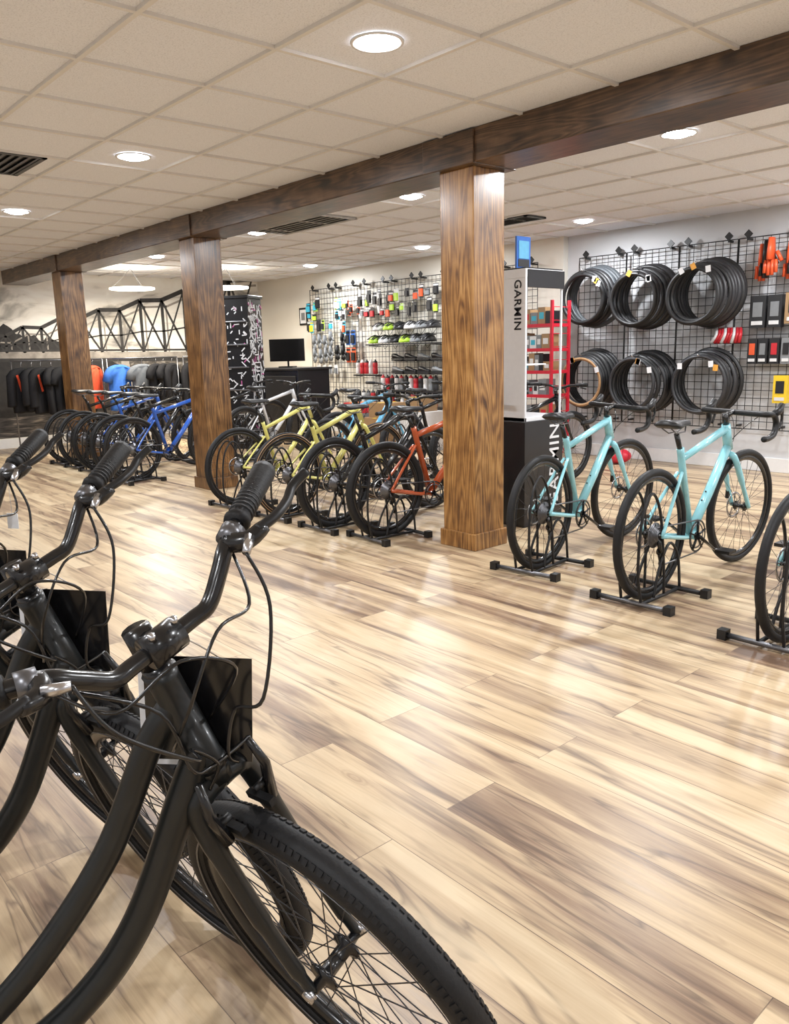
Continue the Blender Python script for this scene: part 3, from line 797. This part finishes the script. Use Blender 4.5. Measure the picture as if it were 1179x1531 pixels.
while x < -7.75:
    for z in (2.03, 1.86):
        if random.random() < .12: continue
        w = random.uniform(.06, .11)
        pack(b, x, yg - random.uniform(0, .08), z + random.uniform(-.05, .04), w, random.uniform(.10, .2), C_[random.choice(('blk', 'blk', 'gry', 'blk', 'wht'))], C_[random.choice(('blk', 'gry', 'neo', 'blk', 'blk', 'wht', 'org', 'red'))])
    x += random.uniform(.09, .14)
b.obj("hanging_light_packs")
b = MB()
pegshelf(b, -9.1, -7.72, yg, 1.36)
for i, c in enumerate(('neo', 'wht', 'blk', 'neo', 'gry', 'blk')): helmet(b, -9.0 + i * .22, yg - .14, 1.38, C_[c], 1.0)
for i, c in enumerate(('wht', 'neo', 'blk', 'wht', 'gry', 'blk')): helmet(b, -8.9 + i * .22, yg - .14, 1.56, C_[c], .95)
b.obj("helmet_shelf")
b = MB()
for z in (1.16, .98):
    for i in range(4):
        x = -8.55 + i * .27
        pegshelf(b, x - .1, x + .12, yg, z - .02, .16); shoe(b, x, yg - .12, z, C_['blk' if (i + (z > 1)) % 3 else 'gry'], .85)
b.obj("shoe_shelves")
b = MB()
pegshelf(b, -9.55, -9.0, yg, .92, .14); pegshelf(b, -9.0, -7.75, yg, .70, .14); pegshelf(b, -9.55, -7.75, yg, .48, .14)
for i in range(5): bottle(b, -9.5 + i * .1, yg - .08, .94, C_['red'] if i % 3 else C_['wht'], C_['wht'] if i % 2 else C_['blk'])
for i in range(12): bottle(b, -8.93 + i * .1, yg - .08, .72, C_[('wht', 'red', 'blk', 'wht', 'gry', 'blk')[i % 6]], C_['blk'] if i % 2 else C_['red'])
for i in range(16): bottle(b, -9.5 + i * .11, yg - .08, .50, C_[('blk', 'wht', 'gry', 'red')[i % 4]], C_['blk'])
b.obj("water_bottle_shelf")
b = MB()
for i in range(4):
    for z in (2.02, 1.8):
        pack(b, -7.3 + i * .14, yg, z, .11, .17, C_['blk'], C_[ks[i]])
b.obj("hanging_tool_packs")

# right gridwall goods (against the front of the grid)
yr = YN - .097
b = MB()
for i in range(2):
    for j in range(3): glove(b, -3.56 + i * .26 + j * .06, yr - .030 - j * .05, 2.03 + (j - 1) * .02, C_['org'] if j != 1 else C_['blk'], 1.8)
    b.tube([(-3.52 + i * .26, yr, 2.20), (-3.52 + i * .26, yr - .17, 2.20)], .004, SIL, 5)
    for j in range(3): b.tube([(-3.56 + i * .26 + j * .06, yr - .030 - j * .05, 2.17 + (j - 1) * .02), (-3.52 + i * .26, yr - .030 - j * .05, 2.20)], .003, GW, 4)
b.obj("cycling_overshoes")
b = MB()
for (x, z, w, h, c, c2) in ((-3.56, 1.55, .15, .30, 'blk', 'gry'), (-3.40, 1.55, .13, .30, 'blk', 'gry'), (-3.22, 1.57, .17, .28, 'brn', 'blk'),
                            (-3.59, 1.18, .09, .24, 'blk', 'org'), (-3.49, 1.18, .09, .24, 'blk', 'gry'), (-3.38, 1.18, .09, .24, 'blk', 'red'), (-3.27, 1.18, .09, .24, 'gry', 'blk'), (-3.16, 1.18, .09, .24, 'blk', 'red'),
                            (-3.30, .82, .13, .26, 'yel', 'blk'), (-3.02, 1.2, .12, .25, 'blk', 'org'), (-3.0, 1.6, .12, .25, 'wht', 'blk')):
    b.box((x, yr - .035, z), (w, .07, h), C_[c]); b.box((x, yr - .072, z + .02), (w * .6, .006, h * .45), C_[c2]); b.box((x, yr - .073, z - h * .35), (w * .7, .006, h * .12), C_['wht'])
b.obj("boxed_inner_tubes")
b = MB()
for i in range(9): b.tube(cat([(-3.98 + i * .03, yr - .02, 1.40), (-3.94 + i * .03, yr - .1, 1.34), (-4.0 + i * .035, yr - .08, 1.27)], 4), .02, C_['red'] if i % 3 else C_['wht'], 6)
b.obj("hanging_cable_packs")

# ---------------------------------------------------------------- electronics kiosk
KW = mat("kiosk_white_laminate", (0.72, 0.73, 0.75), .3, var=.02); KB = mat("kiosk_black_laminate", (0.012, 0.012, 0.014), .25)
root = D.objects.new("electronics_display_kiosk", None); COL.objects.link(root); root.location = (-3.79, 4.58, 0)
b = MB(); hx, hy = .20, .21
b.box((0, 0, .38), (2 * hx + .02, 2 * hy + .02, .76), KB)
b.box((0, 0, .775), (2 * hx, 2 * hy, .03), KW)
b.box((-hx + .01, 0, 1.25), (.02, 2 * hy, .98), KW)
b.box((0, -hy + .01, 1.25), (2 * hx, .02, .98), KW)
b.box((0, 0, 1.77), (2 * hx, 2 * hy, .06), KW); b.box((hx + .003, 0.01, 1.735), (.012, 2 * hy - .02, .12), KB); b.box((0, 0, 1.803), (2 * hx - .01, 2 * hy - .01, .012), KB)
b.box((hx - .01, hy - .01, 1.25), (.014, .014, .98), KW)
b.box((-.06, 0, 1.15), (2 * hx - .14, 2 * hy - .04, .010), KW)
cab = b.obj("cabinet", bevel=.003); cab.parent = root
b = MB()
for z in (1.58, 1.40, 1.22, .80):
    for i in range(3):
        b.tube([(-hx + .02, -hy + .08 + i * .11, z + .06), (-hx + .14, -hy + .08 + i * .11, z + .065)], .003, SIL, 5)
        b.box((-hx + .10, -hy + .08 + i * .11, z), (.03, .07, .10), C_[('wht', 'gry', 'wht')[i]])
        b.box((-hx + .117, -hy + .08 + i * .11, z), (.004, .045, .05), C_[('blk', 'blu', 'gry')[i]])
o = b.obj("boxed_devices"); o.parent = root
b = MB(); b.box((.0, .0, 1.93), (.015, .15, .22), C_['blu']); b.box((.009, .0, 1.95), (.004, .11, .12), SKY); b.box((.009, 0, 1.86), (.004, .12, .05), C_['blk']); b.box((.0, 0, 1.815), (.06, .1, .012), C_['blk'])
o = b.obj("countertop_card"); o.parent = root
def text(parent, s, size, loc, rot, m, name):
    c = D.curves.new(name, 'FONT'); c.body = s; c.size = size; c.extrude = .001; c.align_x = 'CENTER'; c.align_y = 'CENTER'; c.space_character = 1.08; c.offset = .0012
    o = D.objects.new(name, c); COL.objects.link(o); c.materials.append(m); o.parent = parent; o.matrix_local = Matrix.Translation(loc) @ rot
    return o
RY = Matrix.Rotation(pi / 2, 4, 'X')
text(root, "GARMIN", .085, (.13, -hy - .002, 1.56), RY @ Matrix.Rotation(-pi / 2, 4, 'Z'), KB, "sign_text_upper")
RX = Matrix.Rotation(pi / 2, 4, 'Z') @ Matrix.Rotation(pi / 2, 4, 'X')
text(root, "GARMIN", .155, (hx + .012, .12, .42), RX @ Matrix.Rotation(pi / 2, 4, 'Z'), KW, "sign_text_lower")

# ---------------------------------------------------------------- patterned bike-care tower
root = D.objects.new("bike_care_display_tower", None); COL.objects.link(root); root.location = (-9.7, 5.75, 0); root.rotation_euler = (0, 0, .55)
b = MB()
b.box((0, 0, 1.00), (.50, .40, 2.00), KB); b.box((0, 0, 2.02), (.54, .44, .04), KB); b.box((0, 0, .04), (.54, .44, .08), KB)
for z in (.5, .8, 1.1, 1.4, 1.7): b.box((0, -.21, z), (.46, .03, .02), GRY)
o = b.obj("tower_body", bevel=.004); o.parent = root
b = MB()
PIN = mat("pattern_pink", (.45, .10, .28), .5)
for i in range(260):
    zz = random.uniform(.1, 1.95); yy = random.uniform(-.18, .18); mm = KW if random.random() < .88 else PIN
    if not (.42 < zz < 1.2 and abs(yy) < .09):
        b.box((.253, yy, zz), (.004, .016, random.uniform(.04, .10)), mm, Matrix.Rotation(random.choice((0, pi / 4, -pi / 4, pi / 2, .2)), 3, 'X'))
    if i % 2: b.box((random.uniform(-.22, .22), -.203, random.uniform(.1, 1.95)), (.014, .004, random.uniform(.03, .09)), mm, Matrix.Rotation(random.choice((0, .8, -.8, 1.5)), 3, 'Y'))
for z in (.46, 1.16): b.box((.254, 0, z), (.004, .17, .014), KW)
for y in (-.085, .085): b.box((.254, y, .81), (.004, .014, .70), KW)
o = b.obj("pattern_print"); o.parent = root
text(root, "Muc-Off", .17, (.256, 0, .81), RX @ Matrix.Rotation(pi / 2, 4, 'Z'), KW, "sign_text")

# checkout counter + monitor
b = MB()
b.box((0, 0, .52), (1.1, .55, 1.04), KB); b.box((0, 0, 1.05), (1.16, .62, .03), C_['blk'])
b.box((.1, -.28, .5), (.8, .01, .9), SAT)
b.obj("checkout_counter", (-9.95, 6.75, 0), .0, bevel=.004)
b = MB(); b.box((0, 0, .01), (.22, .18, .02), BLK); b.tube([(0, .03, .01), (0, .03, .18)], .015, BLK, 8); b.box((0, 0, .25), (.54, .03, .32), CARD)
b.obj("computer_monitor", (-9.92, 6.66, 1.066), .6, bevel=.003)
b = MB(); b.box((0, 0, 0), (.22, .02, .28), BLK); b.box((0, -.011, 0), (.17, .002, .22), WHT); b.box((0, -.0125, 0), (.10, .002, .12), C_['gry'])
b.obj("framed_certificate", (-11.15, YN - .0998, 1.86))

# red parts shelf
RED = mat("red_powder_coat", (.55, .02, .04), .4, var=.05)
b = MB()
for sx in (-.32, .32):
    for sy in (-.15, .15):
        b.box((sx, sy, .88), (.028, .028, 1.76), RED)
zs_ = (.12, .45, .74, 1.00, 1.24, 1.50)
for z in zs_: b.box((0, 0, z), (.64, .32, .035), RED)
for j in range(12): b.box((.32, 0, .15 + j * .14), (.006, .30, .008), RED)
for z in zs_:
    x = -.29
    while x < .24:
        w = random.uniform(.05, .12); h = random.uniform(.10, .20)
        b.box((x + w / 2, -.06, z + .015 + h / 2), (w * .95, .16, h), C_[random.choice(('gry', 'gry', 'brn', 'wht', 'blk', 'gry'))])
        b.box((x + w / 2, -.141, z + .015 + h / 2), (w * .6, .002, h * .4), C_[random.choice(('wht', 'red', 'blk', 'cya'))]); x += w
b.obj("red_parts_shelf", (-5.74, 7.19, 0), .0)
b = MB()
b.ball((0, 0, .09), (.2, .12, .09), RED, 14, 8); b.tube(cat([(-.08, 0, .15), (0, 0, .21), (.08, 0, .15)], 4), .01, RED, 6)
b.obj("red_duffel_bag", (-4.9, 7.5, 0))
b = MB()
for (x, y, z, w, d, h, c) in ((0, 0, .2, .5, .4, .4, 'brn'), (.05, 0, .5, .4, .3, .2, 'brn'), (.6, .1, .25, .5, .4, .5, 'wht'), (-.6, .1, .22, .4, .4, .44, 'gry'), (.6, .1, .59, .3, .3, .18, 'brn'), (-.55, 0, .51, .3, .3, .14, 'red')):
    b.box((x, y, z), (w, d, h), C_[c]); b.box((x, y, z + h / 2), (.05, d * 1.005, .004), C_['yel'])
b.obj("cardboard_boxes", (-8.1, 6.95, 0))

# ---------------------------------------------------------------- clothing racks
def shirt(b, x, y, z, m, s=1.0, long=False, rot=0.0, trim=None):
    old = b.M; b.M = Matrix.Translation((x, y, z)) @ Matrix.Rotation(rot, 4, 'Z')
    half = [(0.06, 0), (.12, -.015), (.20, -.04), (.26, -.11), (.31 if not long else .30, -.22 if not long else -.55), (.23 if not long else .235, -.25 if not long else -.56), (.195, -.16), (.19, -.35), (.205, -.64), (.1, -.655), (0, -.65)]
    pts = [(p[0] * s, p[1] * s) for p in half] + [(-p[0] * s, p[1] * s) for p in half[:-1][::-1]]
    rings = []
    for dy, k in ((-.045, .80), (-.032, .93), (-.012, 1), (.012, 1), (.032, .93), (.045, .80)):
        rings.append([(p[0] * k, dy + .008 * sin(p[0] * 40 + p[1] * 9), -.3 * s + (p[1] + .3 * s) * (k * .5 + .5)) for p in pts])
    b.loft(rings, m, caps=True, smooth=True)
    if trim:
        for sx in (-1, 1):
            b.box((sx * .10 * s, -.047, -.22 * s), (.035, .006, .24 * s), trim, Matrix.Rotation(sx * .25, 3, 'Y'))
    b.tube(cat([(0, 0, .0), (0, 0, .05), (.015, 0, .075), (0, 0, .09)], 3), .003, SIL, 4)
    b.M = old
def rack(name, x, y, heading, items, w=1.2, h=1.26):
    b = MB()
    b.tube([(-w / 2, 0, h), (w / 2, 0, h)], .010, GRY, 8)
    for sx in (-1, 1):
        b.tube([(sx * w / 2, 0, 0.02), (sx * w / 2, 0, h)], .010, GRY, 8); b.tube([(sx * w / 2, -.22, .02), (sx * w / 2, .22, .02)], .015, GRY, 8)
    for it in items:
        xx, m, lg, rt = it[:4]; shirt(b, xx, 0, h - .09, m, random.uniform(.92, 1.05), lg, rt, it[4] if len(it) > 4 else None)
    b.obj(name, (x, y, 0), heading)
CB = mat("black_fabric", (.012, .012, .014), .85, scale=60, spec=.2); CO = mat("orange_fabric", (.62, .065, .02), .8); CU = mat("blue_fabric", (.02, .11, .42), .8); CG = mat("grey_fabric", (.09, .10, .115), .8)
W90 = pi / 2
rack("clothing_rack", -11.6, 3.95, W90, [(-.50, CB, True, .45, CO), (-.36, CB, True, .7), (-.24, CB, True, .6, CO), (-.10, CB, False, .9), (.06, CB, False, .55), (.20, CB, True, .8), (.34, CB, False, .6), (.48, CO, False, .7)], 1.25)
rack("clothing_rack", -11.5, 5.15, W90, [(-.38, CU, False, .35), (-.02, CG, False, .15), (.20, CB, False, .6), (.32, CB, False, .8), (.46, CB, True, .7)], 1.1)
rack("clothing_rack", -11.6, 6.4, W90, [(-.45 + i * .13, CB, i % 2 == 0, random.uniform(.4, 1.0)) for i in range(8)], 1.1)

# ---------------------------------------------------------------- camera
cam = D.cameras.new("camera"); co = D.objects.new("camera", cam); COL.objects.link(co)
cam.sensor_fit = 'VERTICAL'; cam.sensor_height = 24.0; cam.lens = 1186.0 / 1531.0 * 24.0
cam.clip_start = 0.02
co.matrix_world = Matrix.Translation((0, 0, 1.28)) @ Matrix.Rotation(.8527, 4, 'Z') @ Matrix.Rotation(pi / 2 - .2015, 4, 'X') @ Matrix.Rotation(-.0256, 4, 'Z')
sc = bpy.context.scene; sc.camera = co
w = D.worlds.new("world"); sc.world = w; w.use_nodes = True
w.node_tree.nodes["Background"].inputs[0].default_value = (.8, .85, .9, 1); w.node_tree.nodes["Background"].inputs[1].default_value = .3
try:
    sc.view_settings.view_transform = 'Standard'; sc.view_settings.exposure = 0.0
except Exception: pass
